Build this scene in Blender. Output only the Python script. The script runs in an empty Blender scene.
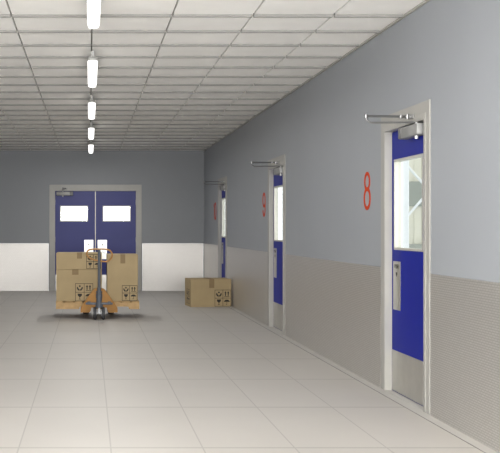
import bpy, bmesh, math, random
from mathutils import Vector, Matrix
random.seed(4)
S = bpy.context.scene
C = S.collection
PI = math.pi

# ------------------------------------------------------------------ camera
CAM_H = 1.29
WALL_X = 2.355          # right wall plane
LEFT_X = -2.40          # left wall plane
BACK_Y = 20.5           # end wall plane
CEIL = 2.878
cam = bpy.data.cameras.new('camera')
cam.sensor_fit = 'HORIZONTAL'
cam.sensor_width = 36.0
cam.lens = 1000.0 / 500.0 * 36.0
cam.shift_x = (250 - 89.3) / 500.0
cam.shift_y = (228.0 - 226.5) / 500.0
cam.clip_end = 200
co = bpy.data.objects.new('camera', cam)
co.location = (0, 0, CAM_H)
co.rotation_euler = (PI / 2, 0, 0)
C.objects.link(co)
S.camera = co

# ------------------------------------------------------------------ world, light, exposure
w = bpy.data.worlds.new('world')
S.world = w
w.use_nodes = True
bg = w.node_tree.nodes['Background']
bg.inputs[0].default_value = (0.97, 0.985, 1.0, 1)
bg.inputs[1].default_value = 1.6
S.view_settings.view_transform = 'Standard'
S.view_settings.look = 'None'
S.view_settings.gamma = 1.0
S.view_settings.exposure = 0.22
S.view_settings.use_curve_mapping = False


def area(name, loc, rot, sx, sy, power, col):
    l = bpy.data.lights.new(name, 'AREA')
    l.shape = 'RECTANGLE'
    l.size = sx
    l.size_y = sy
    l.energy = power
    l.color = col
    o = bpy.data.objects.new(name, l)
    o.location = loc
    o.rotation_euler = rot
    C.objects.link(o)
    return o


# added fill light behind the camera, tilted up to brighten the near ceiling
area('behind_camera_fill', (0, -1.3, 1.5), (PI / 2 + 0.9, 0, 0), 4.4, 2.4, 960, (1.0, 0.99, 0.98))
LAMP_STRENGTH = 1.7
LAMP_WATTS = 20.0

# ------------------------------------------------------------------ materials
def new_mat(name):
    m = bpy.data.materials.new(name)
    m.use_nodes = True
    nt = m.node_tree
    b = nt.nodes['Principled BSDF']
    return m, nt, b


def N(nt, t, **kw):
    n = nt.nodes.new(t)
    for k, v in kw.items():
        setattr(n, k, v)
    return n


def simple(name, col, rough=0.5, metal=0.0, spec=0.5, var=0.06, scale=6.0, bump=0.0, bscale=60.0):
    m, nt, b = new_mat(name)
    b.inputs['Roughness'].default_value = rough
    b.inputs['Metallic'].default_value = metal
    b.inputs['Specular IOR Level'].default_value = spec
    tc = N(nt, 'ShaderNodeTexCoord')
    nz = N(nt, 'ShaderNodeTexNoise')
    nz.inputs['Scale'].default_value = scale
    nz.inputs['Detail'].default_value = 4
    nt.links.new(tc.outputs['Object'], nz.inputs['Vector'])
    rp = N(nt, 'ShaderNodeValToRGB')
    rp.color_ramp.elements[0].position = 0.3
    rp.color_ramp.elements[1].position = 0.7
    rp.color_ramp.elements[0].color = (*[c * (1 - var) for c in col], 1)
    rp.color_ramp.elements[1].color = (*[min(1, c * (1 + var)) for c in col], 1)
    nt.links.new(nz.outputs['Fac'], rp.inputs['Fac'])
    nt.links.new(rp.outputs['Color'], b.inputs['Base Color'])
    if bump:
        n2 = N(nt, 'ShaderNodeTexNoise')
        n2.inputs['Scale'].default_value = bscale
        nt.links.new(tc.outputs['Object'], n2.inputs['Vector'])
        bp = N(nt, 'ShaderNodeBump')
        bp.inputs['Strength'].default_value = bump
        bp.inputs['Distance'].default_value = 0.002
        nt.links.new(n2.outputs['Fac'], bp.inputs['Height'])
        nt.links.new(bp.outputs['Normal'], b.inputs['Normal'])
    return m


M = {}
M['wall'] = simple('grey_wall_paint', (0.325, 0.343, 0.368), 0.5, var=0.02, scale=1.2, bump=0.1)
M['wall_far_shade'] = simple('grey_wall_paint_far_shade', (0.25, 0.262, 0.276), 0.55, var=0.02, scale=1.2, bump=0.1)  # wall grey with the dimness of the far end put into the colour
M['ceiling'] = simple('ceiling_tile', (0.91, 0.90, 0.87), 0.9, spec=0.2, var=0.03, scale=3, bump=0.25, bscale=90)
M['grid'] = simple('ceiling_grid_shadow_gap', (0.2, 0.19, 0.18), 0.7, var=0.03)
M['groove_shade'] = simple('ceiling_groove_shade', (0.27, 0.265, 0.25), 0.8, spec=0.1, var=0.04)  # grey stands in for shade on the tile edges at cross seams
M['frame'] = simple('door_frame_paint', (0.39, 0.38, 0.35), 0.45, var=0.03)
M['blue'] = simple('blue_door_laminate', (0.008, 0.016, 0.25), 0.4, spec=0.06, var=0.04, scale=2)
M['blue_hazed'] = simple('blue_door_laminate_haze', (0.032, 0.038, 0.19), 0.4, spec=0.28, var=0.05, scale=2)  # door blue with the reflected haze mixed into the colour
M['steel'] = simple('satin_steel', (0.58, 0.57, 0.53), 0.33, 0.9, var=0.05, scale=9)
M['bead'] = simple('window_bead', (0.52, 0.51, 0.46), 0.4, 0.3, var=0.03)
M['closer'] = simple('closer_silver', (0.29, 0.29, 0.28), 0.5, 0.2, var=0.04)
M['closer_cap'] = simple('closer_end_cap', (0.17, 0.17, 0.17), 0.45, 0.2)
M['chrome'] = simple('chrome_arm', (0.26, 0.26, 0.26), 0.3, 0.9, var=0.02)
M['dark'] = simple('dark_rubber', (0.035, 0.035, 0.038), 0.6)
M['carton'] = simple('carton_board', (0.39, 0.30, 0.168), 0.75, spec=0.25, var=0.05, scale=5, bump=0.1)
M['tape'] = simple('brown_packing_tape', (0.24, 0.17, 0.09), 0.65, spec=0.2, var=0.05)
M['ink'] = simple('black_print', (0.018, 0.015, 0.012), 0.7)
M['pallet'] = simple('pallet_wood', (0.45, 0.295, 0.135), 0.7, var=0.15, scale=14)
M['orange'] = simple('orange_jack_enamel', (0.37, 0.185, 0.05), 0.5, spec=0.2, var=0.06)
M['handle_orange'] = simple('orange_handle_coat', (0.38, 0.18, 0.045), 0.4, var=0.05)
M['jack_grey'] = simple('grey_jack_steel', (0.10, 0.115, 0.14), 0.5, 0.2, var=0.08)
M['wheel_hub'] = simple('wheel_hub_grey', (0.45, 0.46, 0.47), 0.4, 0.5)
M['red'] = simple('orange_red_numeral', (0.56, 0.055, 0.008), 0.6, spec=0.1, var=0.03)
M['strip'] = simple('floor_edge_strip', (0.46, 0.445, 0.415), 0.5, var=0.02)
M['white_paint'] = simple('white_outdoor_paint', (0.80, 0.82, 0.84), 0.7, var=0.02)
M['cream'] = simple('cream_cladding', (0.72, 0.70, 0.60), 0.7, var=0.04)
M['panel_grey'] = simple('grey_glazing_panel', (0.30, 0.32, 0.285), 0.5, var=0.05)
M['lamp_body'] = simple('lamp_housing_grey', (0.42, 0.42, 0.40), 0.5)

# floor: long pale tiles with fine joints
m, nt, b = new_mat('pale_floor_tiles')
b.inputs['Specular IOR Level'].default_value = 0.4
g = N(nt, 'ShaderNodeNewGeometry')
mp = N(nt, 'ShaderNodeMapping')
mp.inputs['Location'].default_value = (-0.126 + 5.4, (-5.87 + 13.3) * 0.3, 0)
mp.inputs['Scale'].default_value = (1, 0.3, 1)      # cross joints come out wider than the long ones
nt.links.new(g.outputs['Position'], mp.inputs['Vector'])
br = N(nt, 'ShaderNodeTexBrick')
br.offset = 0.0
br.inputs['Scale'].default_value = 1.0
br.inputs['Brick Width'].default_value = 0.54
br.inputs['Row Height'].default_value = 1.33 * 0.3
br.inputs['Mortar Size'].default_value = 0.005
br.inputs['Mortar Smooth'].default_value = 0.2
br.inputs['Bias'].default_value = 0.0
br.inputs['Color1'].default_value = (0.46, 0.437, 0.405, 1)
br.inputs['Color2'].default_value = (0.475, 0.451, 0.418, 1)
br.inputs['Mortar'].default_value = (0.355, 0.337, 0.312, 1)
nt.links.new(mp.outputs['Vector'], br.inputs['Vector'])
nz = N(nt, 'ShaderNodeTexNoise')
nz.inputs['Scale'].default_value = 1.3
nz.inputs['Detail'].default_value = 5
nt.links.new(g.outputs['Position'], nz.inputs['Vector'])
mr = N(nt, 'ShaderNodeMapRange')
mr.inputs['To Min'].default_value = 0.94
mr.inputs['To Max'].default_value = 1.05
nt.links.new(nz.outputs['Fac'], mr.inputs['Value'])
mx = N(nt, 'ShaderNodeVectorMath', operation='SCALE')
nt.links.new(br.outputs['Color'], mx.inputs[0])
nt.links.new(mr.outputs['Result'], mx.inputs['Scale'])
nt.links.new(mx.outputs['Vector'], b.inputs['Base Color'])
b.inputs['Roughness'].default_value = 0.52
M['floor'] = m

# dado: embossed metal-like sheet / small relief pattern
m, nt, b = new_mat('embossed_dado_sheet')
g = N(nt, 'ShaderNodeNewGeometry')
sp = N(nt, 'ShaderNodeSeparateXYZ')
nt.links.new(g.outputs['Position'], sp.inputs[0])
ad = N(nt, 'ShaderNodeMath', operation='ADD')
nt.links.new(sp.outputs['X'], ad.inputs[0])
nt.links.new(sp.outputs['Y'], ad.inputs[1])
cb = N(nt, 'ShaderNodeCombineXYZ')
nt.links.new(ad.outputs[0], cb.inputs['X'])
nt.links.new(sp.outputs['Z'], cb.inputs['Y'])
br = N(nt, 'ShaderNodeTexBrick')
br.offset = 0.5
br.inputs['Scale'].default_value = 1.0
br.inputs['Brick Width'].default_value = 0.042
br.inputs['Row Height'].default_value = 0.0155
br.inputs['Mortar Size'].default_value = 0.0035
br.inputs['Mortar Smooth'].default_value = 0.6
br.inputs['Color1'].default_value = (0.63, 0.612, 0.585, 1)
br.inputs['Color2'].default_value = (0.66, 0.642, 0.615, 1)
br.inputs['Mortar'].default_value = (0.50, 0.48, 0.45, 1)
nt.links.new(cb.outputs[0], br.inputs['Vector'])
nt.links.new(br.outputs['Color'], b.inputs['Base Color'])
b.inputs['Roughness'].default_value = 0.38
b.inputs['Metallic'].default_value = 0.75
bp = N(nt, 'ShaderNodeBump')
bp.inputs['Strength'].default_value = 0.55
bp.inputs['Distance'].default_value = 0.001
bp.invert = True
nt.links.new(br.outputs['Fac'], bp.inputs['Height'])
nt.links.new(bp.outputs['Normal'], b.inputs['Normal'])
M['dado'] = m
M['dado_edge'] = simple('bright_dado_edge', (0.80, 0.80, 0.79), 0.35, 0.2, var=0.02)

# glass pane: clear with a faint reflection
m, nt, b = new_mat('clear_pane')
nt.nodes.remove(b)
out = nt.nodes['Material Output']
tr = N(nt, 'ShaderNodeBsdfTransparent')
tr.inputs[0].default_value = (0.95, 0.97, 0.95, 1)
gl = N(nt, 'ShaderNodeBsdfGlossy')
gl.inputs['Roughness'].default_value = 0.03
lw = N(nt, 'ShaderNodeLayerWeight')
lw.inputs['Blend'].default_value = 0.5
pw = N(nt, 'ShaderNodeMath', operation='POWER')
pw.inputs[1].default_value = 5.0
nt.links.new(lw.outputs['Facing'], pw.inputs[0])
fr = N(nt, 'ShaderNodeMath', operation='MULTIPLY_ADD')
fr.inputs[1].default_value = 0.5
fr.inputs[2].default_value = 0.03
nt.links.new(pw.outputs[0], fr.inputs[0])
ms = N(nt, 'ShaderNodeMixShader')
nt.links.new(fr.outputs[0], ms.inputs[0])
nt.links.new(tr.outputs[0], ms.inputs[1])
nt.links.new(gl.outputs[0], ms.inputs[2])
nt.links.new(ms.outputs[0], out.inputs['Surface'])
M['glass'] = m

# lamp diffuser
m, nt, b = new_mat('lamp_diffuser_glow')
b.inputs['Base Color'].default_value = (0.9, 0.9, 0.9, 1)
b.inputs['Emission Color'].default_value = (1.0, 0.985, 0.95, 1)
b.inputs['Emission Strength'].default_value = LAMP_STRENGTH
M['lamp'] = m

# ------------------------------------------------------------------ mesh helpers
def bx(bm, x0, x1, y0, y1, z0, z1):
    r = bmesh.ops.create_cube(bm, size=1.0)
    mt = Matrix.Translation(((x0 + x1) / 2, (y0 + y1) / 2, (z0 + z1) / 2)) @ Matrix.Diagonal((abs(x1 - x0), abs(y1 - y0), abs(z1 - z0), 1))
    bmesh.ops.transform(bm, matrix=mt, verts=r['verts'])
    return r['verts']


def bbx(bm, x0, x1, y0, y1, z0, z1, bev=0.003, seg=1):
    t = bmesh.new()
    bx(t, x0, x1, y0, y1, z0, z1)
    bmesh.ops.bevel(t, geom=t.edges[:], offset=bev, segments=seg, affect='EDGES', profile=0.5)
    me = bpy.data.meshes.new('tmp')
    t.to_mesh(me)
    t.free()
    bm.from_mesh(me)
    bpy.data.meshes.remove(me)


def cyl(bm, p0, p1, r0, r1=None, seg=16):
    r1 = r0 if r1 is None else r1
    p0 = Vector(p0)
    p1 = Vector(p1)
    d = p1 - p0
    q = d.to_track_quat('Z', 'Y').to_matrix().to_4x4()
    mt = Matrix.Translation((p0 + p1) / 2) @ q
    bmesh.ops.create_cone(bm, cap_ends=True, segments=seg, radius1=r0, radius2=r1, depth=d.length, matrix=mt)


def tube(bm, pts, r, seg=10, closed=False):
    pts = [Vector(p) for p in pts]
    n = len(pts)
    rings = []
    up = Vector((0, 0, 1))
    prev = None
    for i, p in enumerate(pts):
        if closed:
            t = pts[(i + 1) % n] - pts[(i - 1) % n]
        else:
            t = pts[min(i + 1, n - 1)] - pts[max(i - 1, 0)]
        t.normalize()
        if prev is None:
            a = up if abs(t.dot(up)) < 0.9 else Vector((1, 0, 0))
            s = t.cross(a).normalized()
        else:
            s = (prev - t * prev.dot(t)).normalized()
        prev = s
        u = t.cross(s)
        rings.append([bm.verts.new(p + (s * math.cos(k * 2 * PI / seg) + u * math.sin(k * 2 * PI / seg)) * r) for k in range(seg)])
    rng = n if closed else n - 1
    for i in range(rng):
        A = rings[i]
        B = rings[(i + 1) % n]
        for k in range(seg):
            bm.faces.new((A[k], A[(k + 1) % seg], B[(k + 1) % seg], B[k]))
    if not closed:
        bm.faces.new(rings[0])
        bm.faces.new(rings[-1][::-1])


def prism(bm, pts, y0, y1):
    """polygon given in (x, z), extruded from y0 to y1"""
    a = [bm.verts.new((p[0], y0, p[1])) for p in pts]
    b_ = [bm.verts.new((p[0], y1, p[1])) for p in pts]
    n = len(pts)
    bm.faces.new(a)
    bm.faces.new(b_[::-1])
    for i in range(n):
        bm.faces.new((a[i], b_[i], b_[(i + 1) % n], a[(i + 1) % n]))


def holed(bm, x0, x1, z0, z1, y0, y1, holes):
    """slab in the x/z plane from y0 to y1 with rectangular holes"""
    xs = sorted({x0, x1, *[h[0] for h in holes], *[h[1] for h in holes]})
    zs = sorted({z0, z1, *[max(z0, h[2]) for h in holes], *[min(z1, h[3]) for h in holes]})
    for i in range(len(xs) - 1):
        for j in range(len(zs) - 1):
            cx = (xs[i] + xs[i + 1]) / 2
            cz = (zs[j] + zs[j + 1]) / 2
            if any(h[0] < cx < h[1] and h[2] < cz < h[3] for h in holes):
                continue
            bx(bm, xs[i], xs[i + 1], y0, y1, zs[j], zs[j + 1])
    bmesh.ops.remove_doubles(bm, verts=bm.verts[:], dist=1e-5)
    # drop inner faces shared by two cells
    seen = {}
    for f in bm.faces:
        seen.setdefault(frozenset(v.index for v in f.verts), []).append(f)
    bm.verts.index_update()
    seen = {}
    for f in bm.faces:
        seen.setdefault(frozenset(v.index for v in f.verts), []).append(f)
    kill = [f for fs in seen.values() if len(fs) > 1 for f in fs]
    bmesh.ops.delete(bm, geom=kill, context='FACES_ONLY')


def obj(name, bm, mat, parent=None, smooth=False, loc=None):
    bmesh.ops.recalc_face_normals(bm, faces=bm.faces[:])
    me = bpy.data.meshes.new(name)
    bm.to_mesh(me)
    bm.free()
    me.materials.append(M[mat] if isinstance(mat, str) else mat)
    if smooth:
        for p in me.polygons:
            p.use_smooth = True
        try:
            me.set_sharp_from_angle(angle=math.radians(40))
        except Exception:
            pass
    o = bpy.data.objects.new(name, me)
    C.objects.link(o)
    if parent:
        o.parent = parent
    if loc:
        o.location = loc
    return o


def tag(o, label=None, cat=None, group=None, kind=None):
    if label:
        o['label'] = label
    if cat:
        o['category'] = cat
    if group:
        o['group'] = group
    if kind:
        o['kind'] = kind
    return o


def empty(name, loc=(0, 0, 0), rz=0.0):
    o = bpy.data.objects.new(name, None)
    o.empty_display_size = 0.1
    o.location = loc
    o.rotation_euler = (0, 0, rz)
    C.objects.link(o)
    return o


def copy_tree(o, parent=None):
    c = o.copy()
    C.objects.link(c)
    c.parent = parent
    for ch in list(o.children):
        copy_tree(ch, c)
    return c


# ------------------------------------------------------------------ the shell
DOOR_FAR = [7.93, 13.03, 18.13]       # far jamb of each door on the right wall
DW, DH = 0.92, 2.05
FRONT = -5.0
T = 0.10

bm = bmesh.new()
bx(bm, LEFT_X - T, WALL_X + T, FRONT, BACK_Y + T, -0.1, 0)
tag(obj('floor', bm, 'floor'), 'pale beige tiled floor with thin joints', 'floor', kind='structure')

bm = bmesh.new()
holes = [(-f - 0.02, -f + DW + 0.02, -1, DH + 0.02) for f in DOOR_FAR]
holed(bm, -BACK_Y - T, -FRONT, 0, CEIL + 0.06, 0, T, holes)
ow = obj('wall_right', bm, 'wall')
ow.location = (WALL_X, 0, 0)
ow.rotation_euler = (0, 0, -PI / 2)
tag(ow, 'long grey painted side wall with three blue doors', 'wall', kind='structure')

bm = bmesh.new()
BX0, BX1 = -0.703, 0.957
holed(bm, LEFT_X, WALL_X, 0, CEIL + 0.06, BACK_Y, BACK_Y + T, [(BX0 - 0.02, BX1 + 0.02, -1, DH + 0.02)])
tag(obj('wall_back', bm, 'wall_far_shade'), 'grey end wall, far-end shade in its colour, around the blue double door', 'wall', kind='structure')

bm = bmesh.new()
bx(bm, LEFT_X - T, LEFT_X, FRONT, BACK_Y + T, 0, CEIL + 0.06)
tag(obj('wall_left', bm, 'wall'), 'grey painted left side wall of the corridor', 'wall', kind='structure')

# ceiling: backing slab with drop-in tiles under it
bm = bmesh.new()
bx(bm, LEFT_X, WALL_X, FRONT, BACK_Y, CEIL + 0.022, CEIL + 0.06)
ceil = obj('ceiling', bm, 'grid')
tag(ceil, 'pale tiled ceiling with painted shade bands at the cross seams and one row of lamps', 'ceiling', kind='structure')
bm = bmesh.new()
x = 0.02 - 0.6 * 5
while x < WALL_X:
    xa, xb = max(x + 0.006, LEFT_X), min(x + 0.6 - 0.006, WALL_X)
    y = 7.45 - 0.6 * 21
    while y < BACK_Y and xb - xa > 0.01:
        ya, yb = max(y + 0.017, FRONT), min(y + 0.6 - 0.017, BACK_Y)
        if yb > ya:
            vs = bx(bm, xa, xb, ya, yb, CEIL, CEIL + 0.0215)
            tilt = random.uniform(-0.0018, 0.0018)
            for v in vs:
                if v.co.z < CEIL + 0.01:
                    if v.co.y > (ya + yb) / 2:
                        v.co.z += tilt
                    v.co.z += random.uniform(-0.0007, 0.0007)
        y += 0.6
    x += 0.6
obj('ceiling_tiles', bm, 'ceiling', ceil)
bm = bmesh.new()  # strips added to draw the shade bands at the cross seams
x = 0.02 - 0.6 * 5
while x < WALL_X:
    xa, xb = max(x + 0.006, LEFT_X), min(x + 0.6 - 0.006, WALL_X - 0.021)
    y = 7.45 - 0.6 * 20
    while y < BACK_Y and xb - xa > 0.01:
        dz = random.uniform(-0.001, 0.001)
        bx(bm, xa, xb, y - 0.006, y + 0.022, CEIL - 0.015 + dz, CEIL + 0.022)
        y += 0.6
    x += 0.6
obj('groove_shade_strips', bm, 'groove_shade', ceil)

# dado sheets, with a bright top and side edge
DTOP = 0.975
DT = 0.006
def dado(name, x0, x1, loc, rz, label):
    r = empty(name, loc, rz)
    tag(r, label, 'wall panel', kind='structure')
    b1 = bmesh.new()
    e = 0.012 if rz == 0 else 0.0
    bx(b1, x0 + e, x1 - e, -DT, -0.0005, 0.001, DTOP - 0.008)
    obj('dado_sheet', b1, 'dado', r)
    b2 = bmesh.new()
    bx(b2, x0, x1, -DT - 0.002, -0.0005, DTOP - 0.008, DTOP)
    if e:
        bx(b2, x0, x0 + e, -DT - 0.002, -0.0005, 0.001, DTOP - 0.008)
        bx(b2, x1 - e, x1, -DT - 0.002, -0.0005, 0.001, DTOP - 0.008)
    obj('edge_trim', b2, 'dado_edge' if rz == 0 else 'dado', r)
    return r

AW = 0.115     # architrave width
dado('trim_1', LEFT_X + 0.016, BX0 - AW - 0.012, (0, BACK_Y, 0), 0, 'white dado panel left of the blue double door')
dado('trim_2', BX1 + AW + 0.012, WALL_X - 0.016, (0, BACK_Y, 0), 0, 'white dado panel right of the blue double door')
segs = [(BACK_Y - 0.016, DOOR_FAR[2] + AW + 0.004), (DOOR_FAR[2] - DW - AW - 0.004, DOOR_FAR[1] + AW + 0.004),
        (DOOR_FAR[1] - DW - AW - 0.004, DOOR_FAR[0] + AW + 0.004), (DOOR_FAR[0] - DW - AW - 0.004, FRONT + 0.02)]
lbs = ['pale dado panel in the far right corner', 'beige reflecting dado panel beyond the door beside number 9',
       'beige reflecting dado panel between the two nearer doors', 'embossed dado panel nearest the camera on the right wall']
for i, (ya, yb) in enumerate(segs):
    dado('trim_%d' % (i + 3), -ya, -yb, (WALL_X, 0, 0), -PI / 2, lbs[i])
dado('trim_7', FRONT + 0.02, BACK_Y - 0.016, (LEFT_X, 0, 0), PI / 2, 'pale dado panel along the left wall')

# flush strip where the floor meets the right wall
bm = bmesh.new()
bx(bm, 2.274, WALL_X - DT - 0.003, FRONT, BACK_Y - DT - 0.003, 0.0, 0.003)
tag(obj('baseboard_right', bm, 'strip'), 'narrow pale edge strip along the foot of the right wall', 'baseboard', kind='structure')
bm = bmesh.new()
bx(bm, 2.268, 2.274, FRONT, BACK_Y - DT - 0.003, 0.0, 0.0015)
tag(obj('trim_8', bm, 'grid'), 'thin dark joint between floor tiles and edge strip', 'joint', kind='structure')
# small cornice angle where the ceiling meets the walls
bm = bmesh.new()
bx(bm, WALL_X - 0.02, WALL_X - 0.0005, FRONT, BACK_Y - 0.001, CEIL - 0.018, CEIL - 0.003)
tag(obj('trim_9', bm, 'frame'), 'slim edge angle between ceiling and right wall', 'cornice', kind='structure')

# ------------------------------------------------------------------ doors
def push_text(bm, x, y, z, h):
    """two rows of tiny dark glyphs on a plate: the word PUSH over a hand mark"""
    cu = bpy.data.curves.new('t', 'FONT')
    cu.body = 'PUSH'
    cu.size = h
    cu.align_x = 'CENTER'
    cu.extrude = 0.0004
    o = bpy.data.objects.new('t', cu)
    me = o.to_mesh()
    me.transform(Matrix.Translation((x, y, z)) @ Matrix.Rotation(PI / 2, 4, 'X'))
    bm.from_mesh(me)
    o.to_mesh_clear()
    bpy.data.objects.remove(o)
    prism(bm, [(x - 0.018, z - 0.03), (x + 0.018, z - 0.03), (x + 0.013, z - 0.05), (x + 0.003, z - 0.065), (x - 0.012, z - 0.055)], y - 0.0005, y + 0.0005)


def leaf(root, x0, x1, hinge_right, yf, win, plate, kick_top=0.33, mat='blue'):
    """door leaf in local x/z, front face at y = yf; win=(x0,x1,z0,z1); plate=(x0,x1,z0,z1)"""
    bm = bmesh.new()
    holed(bm, x0 + 0.003, x1 - 0.003, 0.008, DH - 0.004, yf, yf + 0.044, [win])
    lf = obj('door_leaf', bm, mat, root)
    bm = bmesh.new()
    f = 0.018
    holed(bm, win[0] - f * 0.6, win[1] + f * 0.6, win[2] - f * 0.6, win[3] + f * 0.6, yf - 0.008, yf - 0.0002,
          [(win[0] + f * 0.4, win[1] - f * 0.4, win[2] + f * 0.4, win[3] - f * 0.4)])
    holed(bm, win[0] + 0.0003, win[1] - 0.0003, win[2] + 0.0003, win[3] - 0.0003, yf - 0.0002, yf + 0.043,
          [(win[0] + f * 0.4, win[1] - f * 0.4, win[2] + f * 0.4, win[3] - f * 0.4)])
    obj('window_frame', bm, 'bead', lf)
    bm = bmesh.new()
    bx(bm, win[0] + 0.006, win[1] - 0.006, yf + 0.019, yf + 0.025, win[2] + 0.006, win[3] - 0.006)
    obj('window_pane', bm, 'glass', lf)
    bm = bmesh.new()
    bx(bm, x0 + 0.012, x1 - 0.012, yf - 0.002, yf, 0.012, kick_top)
    obj('kick_plate', bm, 'steel', lf)
    bm = bmesh.new()
    bbx(bm, plate[0], plate[1], yf - 0.004, yf, plate[2], plate[3], 0.0015)
    obj('push_plate', bm, 'steel', lf)
    bm = bmesh.new()
    push_text(bm, (plate[0] + plate[1]) / 2, yf - 0.0047, plate[3] - 0.055, 0.046)
    obj('push_lettering', bm, 'ink', lf)
    # hinges
    hx = x1 if hinge_right else x0
    for z in (0.25, 1.05, 1.82):
        bm = bmesh.new()
        cyl(bm, (hx, yf - 0.006, z - 0.05), (hx, yf - 0.006, z + 0.05), 0.006, seg=10)
        obj('hinge', bm, 'steel', lf, smooth=True)
    return lf


def closer(root, xs, d, yf, ln, elbow, shoe_z=DH + 0.047):
    """overhead closer: spindle at x = xs; body runs towards d (+1/-1) for ln; elbow = (x, y)"""
    a, b_ = sorted((xs - d * 0.13, xs - d * 0.13 + d * ln))
    zb, zt = 1.955, 2.035
    bm = bmesh.new()
    bbx(bm, a, b_, yf - 0.085, yf, zb, zt, 0.008, 2)
    body = obj('door_closer', bm, 'closer', root, smooth=True)
    # rounded end cap on the side away from the hinge
    bm = bmesh.new()
    ex = b_ if d > 0 else a
    bbx(bm, *sorted((ex - d * 0.06, ex + d * 0.012)), yf - 0.088, yf - 0.001, zb - 0.003, zt + 0.003, 0.014, 3)
    obj('end_cap', bm, 'closer_cap', body, smooth=True)
    ys = yf - 0.045
    bm = bmesh.new()
    cyl(bm, (xs, ys, zb - 0.022), (xs, ys, zb), 0.012)
    cyl(bm, (xs, ys, zt), (xs, ys, zt + 0.022), 0.011)
    obj('spindle', bm, 'dado_edge', body, smooth=True)
    e = Vector((elbow[0], elbow[1], shoe_z))
    bm = bmesh.new()
    s0 = Vector((xs, ys, zt + 0.015))
    dirv = Vector((e.x - s0.x, e.y - s0.y, 0))
    p1 = s0 + dirv * 0.9
    p2 = s0 + dirv * 0.985 + Vector((0, 0, 0.02))
    tube(bm, [s0, p1, p2, e], 0.007, 8)
    obj('main_arm', bm, 'chrome', body, smooth=True)
    bm = bmesh.new()
    sh = Vector((xs + d * 0.05, -0.05, shoe_z))
    tube(bm, [e, sh], 0.009, 8)
    cyl(bm, e - Vector((0, 0, 0.016)), e + Vector((0, 0, 0.012)), 0.013)
    cyl(bm, sh - Vector((0, 0, 0.018)), sh + Vector((0, 0, 0.016)), 0.015)
    q = sh + (e - sh).normalized() * 0.05
    cyl(bm, q - Vector((0, 0, 0.014)), q + Vector((0, 0, 0.012)), 0.012)
    obj('forearm', bm, 'chrome', body, smooth=True)
    bm = bmesh.new()
    bbx(bm, sh.x - 0.045, sh.x + 0.045, -0.024, -0.015, shoe_z - 0.016, shoe_z + 0.016, 0.002)
    bbx(bm, sh.x - 0.012, sh.x + 0.012, -0.062, -0.022, shoe_z - 0.008, shoe_z + 0.008, 0.002)
    obj('arm_bracket', bm, 'closer', body)
    return body


def frame(root, W, top=2.178):
    bm = bmesh.new()
    A = AW
    # architrave: outer band and raised inner band
    for xa, xb in ((-A, -0.004), (W + 0.004, W + A)):
        bbx(bm, xa, xb, -0.010, -0.0005, 0.0, top, 0.002)
    bbx(bm, -A + 0.001, W + A - 0.001, -0.0098, -0.0005, DH + 0.004, top - 0.0002, 0.002)
    # lining
    for xa, xb in ((-0.019, 0), (W, W + 0.019)):
        bx(bm, xa, xb, -0.0088, T - 0.002, 0.0, DH + 0.01)
    bx(bm, -0.019, W + 0.019, -0.0088, T - 0.002, DH, DH + 0.019)
    # raised inner bead
    for xa, xb in ((-0.045, -0.001), (W + 0.001, W + 0.045)):
        bbx(bm, xa, xb, -0.014, -0.0085, 0.0, DH + 0.045, 0.002)
    bbx(bm, -0.0449, W + 0.0449, -0.0138, -0.0085, DH + 0.001, DH + 0.0449, 0.002)
    # stops behind the leaf
    for xa, xb in ((0, 0.012), (W - 0.012, W)):
        bx(bm, xa, xb, 0.090, 0.098, 0.0, DH)
    bx(bm, 0, W, 0.090, 0.098, DH - 0.012, DH)
    return obj('door_frame', bm, 'frame', root)


def sill(root, W):
    bm = bmesh.new()
    bbx(bm, 0.0, W, -0.012, T - 0.002, 0.0, 0.005, 0.0015)
    obj('threshold', bm, 'strip', root)


d1 = empty('door_1', (WALL_X, DOOR_FAR[0], 0), -PI / 2)
frame(d1, DW)
sill(d1, DW)
leaf(d1, 0.0, DW, True, 0.045, (0.085, 0.745, 1.13, 1.815), (0.045, 0.22, 0.65, 1.03))
closer(d1, 0.73, -1, 0.045, 0.42, (0.715, -0.36))
doors = [d1]
for i in (1, 2):
    c = copy_tree(d1)
    c.name = 'door_%d' % (i + 1)
    c.location = (WALL_X, DOOR_FAR[i], 0)
    doors.append(c)
for o, l in zip(doors, ('nearest blue door in the right wall, beside the numeral 8', 'middle blue door in the right wall, beside the numeral 9',
                        'farthest blue door in the right wall, behind the single carton')):
    tag(o, l, 'door', kind='structure')

W2 = BX1 - BX0
d4 = empty('door_4', (BX0, BACK_Y, 0), 0)
tag(d4, 'blue double door with two small white windows in the end wall', 'door', kind='structure')
frame(d4, W2)
sill(d4, W2)
mid = 0.828
leaf(d4, 0.0, mid, False, 0.02, (0.115, 0.665, 1.435, 1.735), (0.60, 0.785, 0.65, 1.045), mat='blue_hazed')
leaf(d4, mid, W2, True, 0.02, (0.99, 1.54, 1.435, 1.735), (0.875, 1.065, 0.65, 1.045), mat='blue_hazed')
bm = bmesh.new()
bbx(bm, mid - 0.008, mid + 0.008, 0.015, 0.02, 0.01, DH - 0.01, 0.001)
obj('meeting_strip', bm, 'bead', d4)
closer(d4, 0.16, 1, 0.02, 0.33, (0.165, -0.36))

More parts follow.
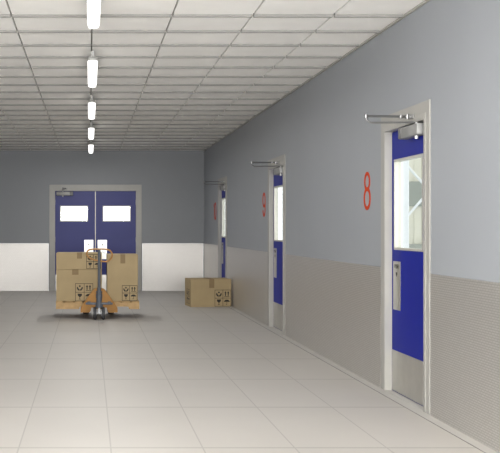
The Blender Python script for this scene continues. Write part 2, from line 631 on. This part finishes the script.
# yard seen through the window of the nearest door
bm = bmesh.new()
bx(bm, 2.9, 14, 6.5, 30, -0.2, -0.1)
tag(obj('ground_outside', bm, 'white_paint'), 'pale ground outside the nearest door window', 'ground', kind='structure')
bm = bmesh.new()
bbx(bm, 4.62, 4.90, 15.6, 15.9, -0.1, 4.2, 0.02)
bbx(bm, 4.90, 5.02, 15.68, 15.88, -0.1, 4.2, 0.02)
tag(obj('yard_column', bm, 'white_paint'), 'white column seen through the window of the nearest door', 'column')
bm = bmesh.new()
bx(bm, 5.2, 12, 17.0, 17.2, -0.1, 4.2)
for k in range(24):
    bx(bm, 5.26 + k * 0.13, 5.275 + k * 0.13, 16.985, 17.0, -0.1, 4.2)
for k in range(14):
    bx(bm, 5.2, 12, 16.988, 17.0, 0.2 + k * 0.3, 0.212 + k * 0.3)
tag(obj('yard_wall', bm, 'cream'), 'cream cladding wall seen through the window of the nearest door', 'wall', kind='structure')
t = empty('glazed_band', (5.41, 16.98, 0))
tag(t, 'grey glazed band on the cream wall outside the nearest door', 'panel')
bm = bmesh.new()
bbx(bm, 0, 2.2, -0.03, 0.0, 1.66, 2.08, 0.008)
obj('glazing', bm, 'panel_grey', t)
bm = bmesh.new()
bbx(bm, 0, 2.2, -0.03, 0.0, 0.88, 1.02, 0.008)
obj('lower_louvre', bm, 'panel_grey', t)
t = empty('steel_truss', (5.2, 16.0, -0.1))
tag(t, 'pale steel bracing seen through the window of the nearest door', 'bracing')
for p0, p1 in (((4.95, 2.44), (5.50, 1.82)), ((5.08, 1.47), (5.50, 1.95)), ((5.50, 0.0), (5.50, 3.2)), ((5.06, 2.44), (5.50, 2.46))):
    bm = bmesh.new()
    cyl(bm, (p0[0] - 5.2, 0, p0[1] + 0.1 if p0[1] else 0.0), (p1[0] - 5.2, 0, p1[1] + 0.1), 0.02)
    obj('brace', bm, 'white_paint', t, smooth=True)

# ------------------------------------------------------------------ ceiling lamps
def capsule_outline(w_, l_, n=10):
    r = w_ / 2
    pts = []
    for k in range(n + 1):
        a = PI * k / n
        pts.append((r * math.cos(a), l_ / 2 - r + r * math.sin(a)))
    for k in range(n + 1):
        a = PI + PI * k / n
        pts.append((r * math.cos(a), -l_ / 2 + r + r * math.sin(a)))
    return pts


def lay(bm, rows):
    """loft of closed outlines [(z, pts)], capped"""
    rings = [[bm.verts.new((p[0], p[1], z)) for p in pts] for z, pts in rows]
    n = len(rings[0])
    for A, B in zip(rings, rings[1:]):
        for k in range(n):
            bm.faces.new((A[k], A[(k + 1) % n], B[(k + 1) % n], B[k]))
    bm.faces.new(rings[0])
    bm.faces.new(rings[-1][::-1])


LL = 1.31
def make_lamp():
    r = empty('ceiling_lamp')
    bm = bmesh.new()
    lay(bm, [(-0.165, capsule_outline(0.066, LL - 0.024)), (-0.158, capsule_outline(0.074, LL - 0.018)),
             (-0.140, capsule_outline(0.086, LL)), (-0.108, capsule_outline(0.088, LL))])
    obj('lamp_diffuser', bm, 'lamp', r, smooth=True)
    bm = bmesh.new()
    lay(bm, [(-0.1075, capsule_outline(0.096, LL + 0.012)), (-0.088, capsule_outline(0.096, LL + 0.012)),
             (-0.066, capsule_outline(0.06, LL - 0.03))])
    obj('lamp_housing', bm, 'lamp_body', r, smooth=True)
    l = bpy.data.lights.new('lamp_light', 'AREA')
    l.shape = 'RECTANGLE'
    l.size, l.size_y = 0.07, LL - 0.1
    l.energy = LAMP_WATTS
    l.color = (1.0, 0.99, 0.98)
    lo = bpy.data.objects.new('lamp_light', l)
    lo.location = (0, 0, -0.168)
    lo.parent = r
    C.objects.link(lo)
    for s in (-1, 1):
        bm = bmesh.new()
        bbx(bm, -0.016, 0.016, s * 0.5 - 0.012, s * 0.5 + 0.012, -0.068, 0.0, 0.002)
        obj('mounting_bracket', bm, 'lamp_body', r)
    return r


far_ends = [7.15, 10.14, 13.12, 16.11, 19.1, 4.16]
lab = ['nearest ceiling lamp, cut by the top edge of the photo', 'second nearest ceiling lamp in the row',
       'middle ceiling lamp of the five in view', 'second farthest ceiling lamp in the row', 'farthest ceiling lamp, overlapping the top of the end wall',
       'ceiling lamp nearer the camera than the one cut by the top edge']
lamp0 = make_lamp()
for i, fy in enumerate(far_ends):
    o = lamp0 if i == 0 else copy_tree(lamp0)
    o.location = (0.03, fy - LL / 2, CEIL)
    tag(o, lab[i], 'lamp', 'strip lamps along the ceiling')

# ------------------------------------------------------------------ door numerals on the right wall
def ring2d(bm, cx, cz, rx, rz, wd, y0, y1, a0=0, a1=360, n=36):
    full = abs(a1 - a0) >= 360
    k_ = n if full else n + 1
    o_, i_ = [], []
    for k in range(k_):
        a = math.radians(a0 + (a1 - a0) * k / n)
        c, s = math.cos(a), math.sin(a)
        o_.append((cx + (rx) * c, cz + (rz) * s))
        i_.append((cx + (rx - wd) * c, cz + (rz - wd) * s))
    lim = k_ if full else k_ - 1
    vo = [[bm.verts.new((p[0], y, p[1])) for p in o_] for y in (y0, y1)]
    vi = [[bm.verts.new((p[0], y, p[1])) for p in i_] for y in (y0, y1)]
    for k in range(lim):
        j = (k + 1) % k_
        bm.faces.new((vo[0][k], vo[0][j], vi[0][j], vi[0][k]))
        bm.faces.new((vo[1][k], vi[1][k], vi[1][j], vo[1][j]))
        bm.faces.new((vo[0][k], vo[1][k], vo[1][j], vo[0][j]))
        bm.faces.new((vi[0][k], vi[0][j], vi[1][j], vi[1][k]))
    if not full:
        for k in (0, k_ - 1):
            bm.faces.new((vo[0][k], vi[0][k], vi[1][k], vo[1][k]))


def numeral(kind, ypos, label):
    # local x runs towards the camera (rot -90), y outwards is negative
    bm = bmesh.new()
    y0, y1 = -0.004, -0.0005
    if kind == '8':
        ring2d(bm, 0, 0.078, 0.086, 0.083, 0.030, y0, y1)
        ring2d(bm, 0, -0.066, 0.102, 0.098, 0.032, y0 - 0.0003, y1)
    elif kind == '9':
        ring2d(bm, 0, 0.062, 0.105, 0.103, 0.036, y0, y1)
        ring2d(bm, 0, -0.05, 0.105, 0.115, 0.038, y0 - 0.0003, y1, -165, 0)
        bx(bm, 0.066, 0.105, y0 - 0.0002, y1, -0.055, 0.07)
    else:
        bx(bm, -0.12, -0.088, y0, y1, -0.16, 0.16)
        prism(bm, [(-0.12, 0.16), (-0.12, 0.125), (-0.175, 0.075), (-0.175, 0.11)], y0, y1)
        ring2d(bm, 0.07, 0, 0.105, 0.165, 0.032, y0, y1)
    o = obj('door_numeral', bm, 'red')
    o.location = (WALL_X, ypos, 1.605)
    o.rotation_euler = (0, 0, -PI / 2)
    tag(o, label, 'number')
    return o


numeral('8', 8.47, 'orange-red number 8 on the grey wall beyond the nearest door')
numeral('9', 13.47, 'orange-red number 9 on the grey wall beyond the middle door')
numeral('10', 18.72, 'dim orange-red number 10 on the wall beyond the farthest door')

# ------------------------------------------------------------------ cartons
def symbols(bm, x0, z0, cell, y, lw=0.0065):
    """2 x 2 grid of handling marks; x0,z0 lower-left corner, printed on plane y"""
    y0, y1 = y - 0.0008, y - 0.0001
    c = cell
    for k in range(3):
        bx(bm, x0 - lw / 2 + k * c, x0 + lw / 2 + k * c, y0, y1, z0 - lw / 2, z0 + 2 * c + lw / 2)
        bx(bm, x0, x0 + 2 * c, y0 - 0.0001, y1, z0 - lw / 2 + k * c, z0 + lw / 2 + k * c)

    def P(cx, cz, pts):
        prism(bm, [(cx + px * c, cz + pz * c) for px, pz in pts], y0 - 0.0002, y1)
    # two hands cradling a packet
    cx, cz = x0 + c / 2, z0 + 1.5 * c
    P(cx, cz, [(0, 0.34), (-0.13, 0.2), (0, 0.06), (0.13, 0.2)])
    P(cx, cz, [(-0.34, 0.14), (-0.22, 0.1), (-0.14, -0.08), (-0.03, -0.14), (-0.03, -0.34), (-0.2, -0.28), (-0.34, -0.08)])
    P(cx, cz, [(0.34, 0.14), (0.22, 0.1), (0.14, -0.08), (0.03, -0.14), (0.03, -0.34), (0.2, -0.28), (0.34, -0.08)])
    # two arrows over a bar
    cx = x0 + 1.5 * c
    for s in (-0.17, 0.17):
        P(cx, cz, [(s - 0.06, -0.22), (s - 0.06, 0.1), (s - 0.14, 0.1), (s, 0.36), (s + 0.14, 0.1), (s + 0.06, 0.1), (s + 0.06, -0.22)])
    P(cx, cz, [(-0.32, -0.34), (-0.32, -0.28), (0.32, -0.28), (0.32, -0.34)])
    # wine glass
    cx, cz = x0 + c / 2, z0 + c / 2
    P(cx, cz, [(-0.26, 0.34), (0.26, 0.34), (0.23, 0.12), (0.1, -0.02), (0.035, -0.06), (0.035, -0.26), (0.16, -0.33),
               (-0.16, -0.33), (-0.035, -0.26), (-0.035, -0.06), (-0.1, -0.02), (-0.23, 0.12)])
    # umbrella
    cx = x0 + 1.5 * c
    dome = [(0.36 * math.cos(PI * k / 10), 0.04 + 0.26 * math.sin(PI * k / 10)) for k in range(11)]
    P(cx, cz, dome)
    P(cx, cz, [(-0.025, 0.05), (0.025, 0.05), (0.025, -0.32), (-0.12, -0.32), (-0.12, -0.26), (-0.025, -0.26)])


def carton(loc, W, D, H, tapex, tapew, tapelen, sym, label, rz=0.0, group=None, side=None):
    """origin: front-left bottom corner; front faces -y"""
    r = empty('cardboard_box', loc, rz)
    tag(r, label, 'box', group)
    bm = bmesh.new()
    bbx(bm, 0, W, 0, D, 0, H - 0.004, 0.004, 2)
    # two closing flaps on top, meeting over the middle line
    bbx(bm, 0.001, W - 0.001, 0.001, D / 2 - 0.0015, H - 0.005, H, 0.0015)
    bbx(bm, 0.001, W - 0.001, D / 2 + 0.0015, D - 0.001, H - 0.005, H, 0.0015)
    obj('carton_body', bm, 'carton', r)
    if tapex is not None:
        bm = bmesh.new()
        bx(bm, tapex, tapex + tapew, -0.0012, 0.0, H - tapelen, H + 0.0012)
        bx(bm, tapex, tapex + tapew, -0.0012, D + 0.0012, H, H + 0.0012)
        bx(bm, tapex, tapex + tapew, D, D + 0.0012, H - tapelen, H + 0.0012)
        obj('packing_tape', bm, 'tape', r)
    bm = bmesh.new()
    symbols(bm, sym[0], sym[1], sym[2], 0)
    obj('handling_symbols', bm, 'ink', r)
    if side:
        bm = bmesh.new()
        symbols(bm, 0, side[1], side[2], 0)
        o = obj('side_symbols', bm, 'ink', r)
        o.rotation_euler = (0, 0, -PI / 2)
        o.location = (0, side[0] + 2 * side[2], 0)
    return r


PF = 14.30                        # front face of the load
sc_ = 1000 / PF
PX = lambda px: (px - 89.3) / sc_
PZ = lambda py: CAM_H - (py - 228.0) / sc_
PTOP = PZ(301.2)
z_mid = PZ(269.4)
zt_ = PZ(253.0)
zr = PZ(254.5)
carton((PX(56.2), PF, PTOP), PX(101.8) - PX(56.2), 0.60, z_mid - PTOP - 0.0015, PX(72.1) - PX(56.2), 0.092, 0.075,
       (PX(75.5) - PX(56.2), 0.004, 0.124), 'large cardboard box resting on the pallet under the shallow box', group=None)
carton((PX(56.2), PF + 0.001, z_mid), PX(101.8) - PX(56.2), 0.60, zt_ - z_mid, PX(77) - PX(56.2), 0.072, 0.08,
       (PX(86.6) - PX(56.2), 0.012, 0.1005), 'shallow cardboard box on top of the left stack on the pallet')
carton((PX(107.1), PF, PTOP), PX(137.9) - PX(107.1), 0.55, zr - PTOP, PX(120.4) - PX(107.1), 0.07, 0.128,
       (PX(122.2) - PX(107.1), 0.01, 0.107), 'tall cardboard box standing alone on the right of the pallet')
carton((1.656, 16.30, 0), 0.676, 0.47, 0.455, 0.305, 0.085, 0.145, (0.40, 0.010, 0.133),
       'cardboard box standing on the floor against the right wall', rz=math.radians(6.5), side=(0.10, 0.05, 0.115))

# ------------------------------------------------------------------ pallet (raised on the jack forks)
PL, PR = PX(56.0), PX(139.2)
PB = PZ(308.9)
JX = 0.138                        # jack centre line
pal = empty('wooden_pallet', (PL, PF - 0.03, PB))
tag(pal, 'light wooden pallet carrying the cartons, lifted by the pallet jack', 'pallet')
Wp, Dp, Hp = PR - PL, 0.80, PTOP - PB
def stringer(y):
    cut = 0.035
    jl, jr = JX - PL - 0.29, JX - PL + 0.29
    prism_pts = [(0, 0), (0, Hp - 0.018), (Wp, Hp - 0.018), (Wp, 0), (jr + 0.14, 0), (jr + 0.13, cut), (jr - 0.2, cut),
                 (jr - 0.21, 0), (jl + 0.21, 0), (jl + 0.2, cut), (jl + 0.015, cut), (jl + 0.005, 0)]
    b_ = bmesh.new()
    prism(b_, prism_pts, y, y + 0.038)
    obj('stringer', b_, 'pallet', pal)
for y in (0.0, Dp / 2 - 0.019, Dp - 0.038):
    stringer(y)
for k in range(9):
    bm = bmesh.new()
    wb = 0.105
    xx = k * (Wp - wb) / 8
    bbx(bm, xx, xx + wb, -0.004, Dp + 0.004, Hp - 0.018, Hp - 0.0005, 0.002)
    obj('deck_board', bm, 'pallet', pal)

# ------------------------------------------------------------------ pallet jack
JY = 14.10
jk = empty('pallet_jack', (JX, JY, 0))
tag(jk, 'orange and grey hand pallet jack under the loaded pallet', 'pallet jack')
# A-shaped front housing
bm = bmesh.new()
prism(bm, [(-0.262, 0.095), (-0.262, 0.155), (-0.215, 0.235), (-0.075, 0.425), (-0.045, 0.44), (0.045, 0.44), (0.075, 0.425),
           (0.215, 0.235), (0.262, 0.155), (0.262, 0.095), (0.13, 0.095), (0.11, 0.17), (-0.11, 0.17), (-0.13, 0.095)], 0.03, 0.115)
bmesh.ops.bevel(bm, geom=bm.edges[:], offset=0.004, segments=2, affect='EDGES')
obj('jack_housing', bm, 'orange', jk)
# forks run under the pallet deck
for s in (-1, 1):
    bm = bmesh.new()
    zf = PB + 0.03
    xa, xb = sorted((s * 0.262, s * 0.115))
    bbx(bm, xa, xb, 0.10, 1.10, zf - 0.045, zf, 0.006, 2)
    fk = obj('fork', bm, 'orange', jk)
    bm = bmesh.new()
    xc = (xa + xb) / 2
    cyl(bm, (xc - 0.045, 0.98, 0.038), (xc + 0.045, 0.98, 0.038), 0.038, seg=24)
    wl = obj('load_roller', bm, 'dark', fk, smooth=True)
    for q in (-0.055, 0.055):
        bm = bmesh.new()
        bbx(bm, xc + q - 0.004, xc + q + 0.004, 0.90, 1.02, 0.03, zf - 0.04, 0.001)
        obj('roller_bracket', bm, 'jack_grey', fk)
# pump and yoke
bm = bmesh.new()
cyl(bm, (0, -0.03, 0.20), (0, -0.03, 0.385), 0.038, seg=20)
cyl(bm, (0, -0.03, 0.385), (0, -0.03, 0.40), 0.046, seg=20)
cyl(bm, (0, -0.03, 0.17), (0, -0.03, 0.24), 0.052, seg=20)
bbx(bm, -0.045, 0.045, -0.02, 0.04, 0.30, 0.36, 0.004)
obj('hydraulic_pump', bm, 'jack_grey', jk, smooth=True)
bm = bmesh.new()
bbx(bm, -0.19, 0.19, -0.055, -0.02, 0.212, 0.242, 0.006, 2)
for s in (-1, 1):
    bbx(bm, *sorted((s * 0.12, s * 0.165)), -0.075, -0.015, 0.222, 0.256, 0.006, 2)
obj('cross_bar', bm, 'jack_grey', jk)
# steering wheels
for s in (-1, 1):
    bm = bmesh.new()
    cyl(bm, (s * 0.036, -0.03, 0.091), (s * 0.082, -0.03, 0.091), 0.091, seg=32)
    bmesh.ops.bevel(bm, geom=[e for e in bm.edges if len(e.link_faces) == 2 and e.calc_face_angle() > 1.2], offset=0.01, segments=2, affect='EDGES')
    wl = obj('steering_wheel', bm, 'dark', jk, smooth=True)
    bm = bmesh.new()
    cyl(bm, (s * 0.032, -0.03, 0.091), (s * 0.087, -0.03, 0.091), 0.045, seg=24)
    obj('wheel_hub', bm, 'wheel_hub', wl, smooth=True)
bm = bmesh.new()
cyl(bm, (-0.088, -0.03, 0.091), (0.088, -0.03, 0.091), 0.014)
bbx(bm, -0.012, 0.012, -0.055, -0.005, 0.085, 0.19, 0.004)
obj('axle_yoke', bm, 'wheel_hub', jk)
# handle shaft, upright, then the loop grip
bm = bmesh.new()
tube(bm, [(0, -0.045, 0.375), (0, -0.07, 0.60), (0, -0.10, 0.83), (0, -0.115, 0.985)], 0.0205, 14)
cyl(bm, (0, -0.04, 0.35), (0, -0.055, 0.45), 0.028)
obj('handle_shaft', bm, 'jack_grey', jk, smooth=True)
bm = bmesh.new()
pts = []
ctrl = [(0.0, 0.995), (-0.09, 0.993), (-0.14, 0.985), (-0.168, 0.955), (-0.172, 0.92), (-0.15, 0.885), (-0.10, 0.855), (0.0, 0.83),
        (0.10, 0.82), (0.15, 0.845), (0.178, 0.885), (0.180, 0.93), (0.155, 0.97), (0.10, 0.992)]
n = len(ctrl)
for i in range(n):
    p0, p1, p2, p3 = [Vector((*ctrl[(i + k) % n],)) for k in (-1, 0, 1, 2)]
    for t_ in (0, 0.25, 0.5, 0.75):
        v = 0.5 * ((2 * p1) + (p2 - p0) * t_ + (2 * p0 - 5 * p1 + 4 * p2 - p3) * t_ ** 2 + (-p0 + 3 * p1 - 3 * p2 + p3) * t_ ** 3)
        pts.append((v.x, -0.115 - (0.99 - v.y) * -0.09 - 0.0, v.y))
tube(bm, pts, 0.0115, 10, closed=True)
grip = obj('grip_loop', bm, 'handle_orange', jk, smooth=True)
bm = bmesh.new()
tube(bm, [(0.035, -0.112, 0.965), (0.06, -0.125, 0.95), (0.085, -0.13, 0.935)], 0.006, 8)
obj('release_lever', bm, 'wheel_hub', grip, smooth=True)
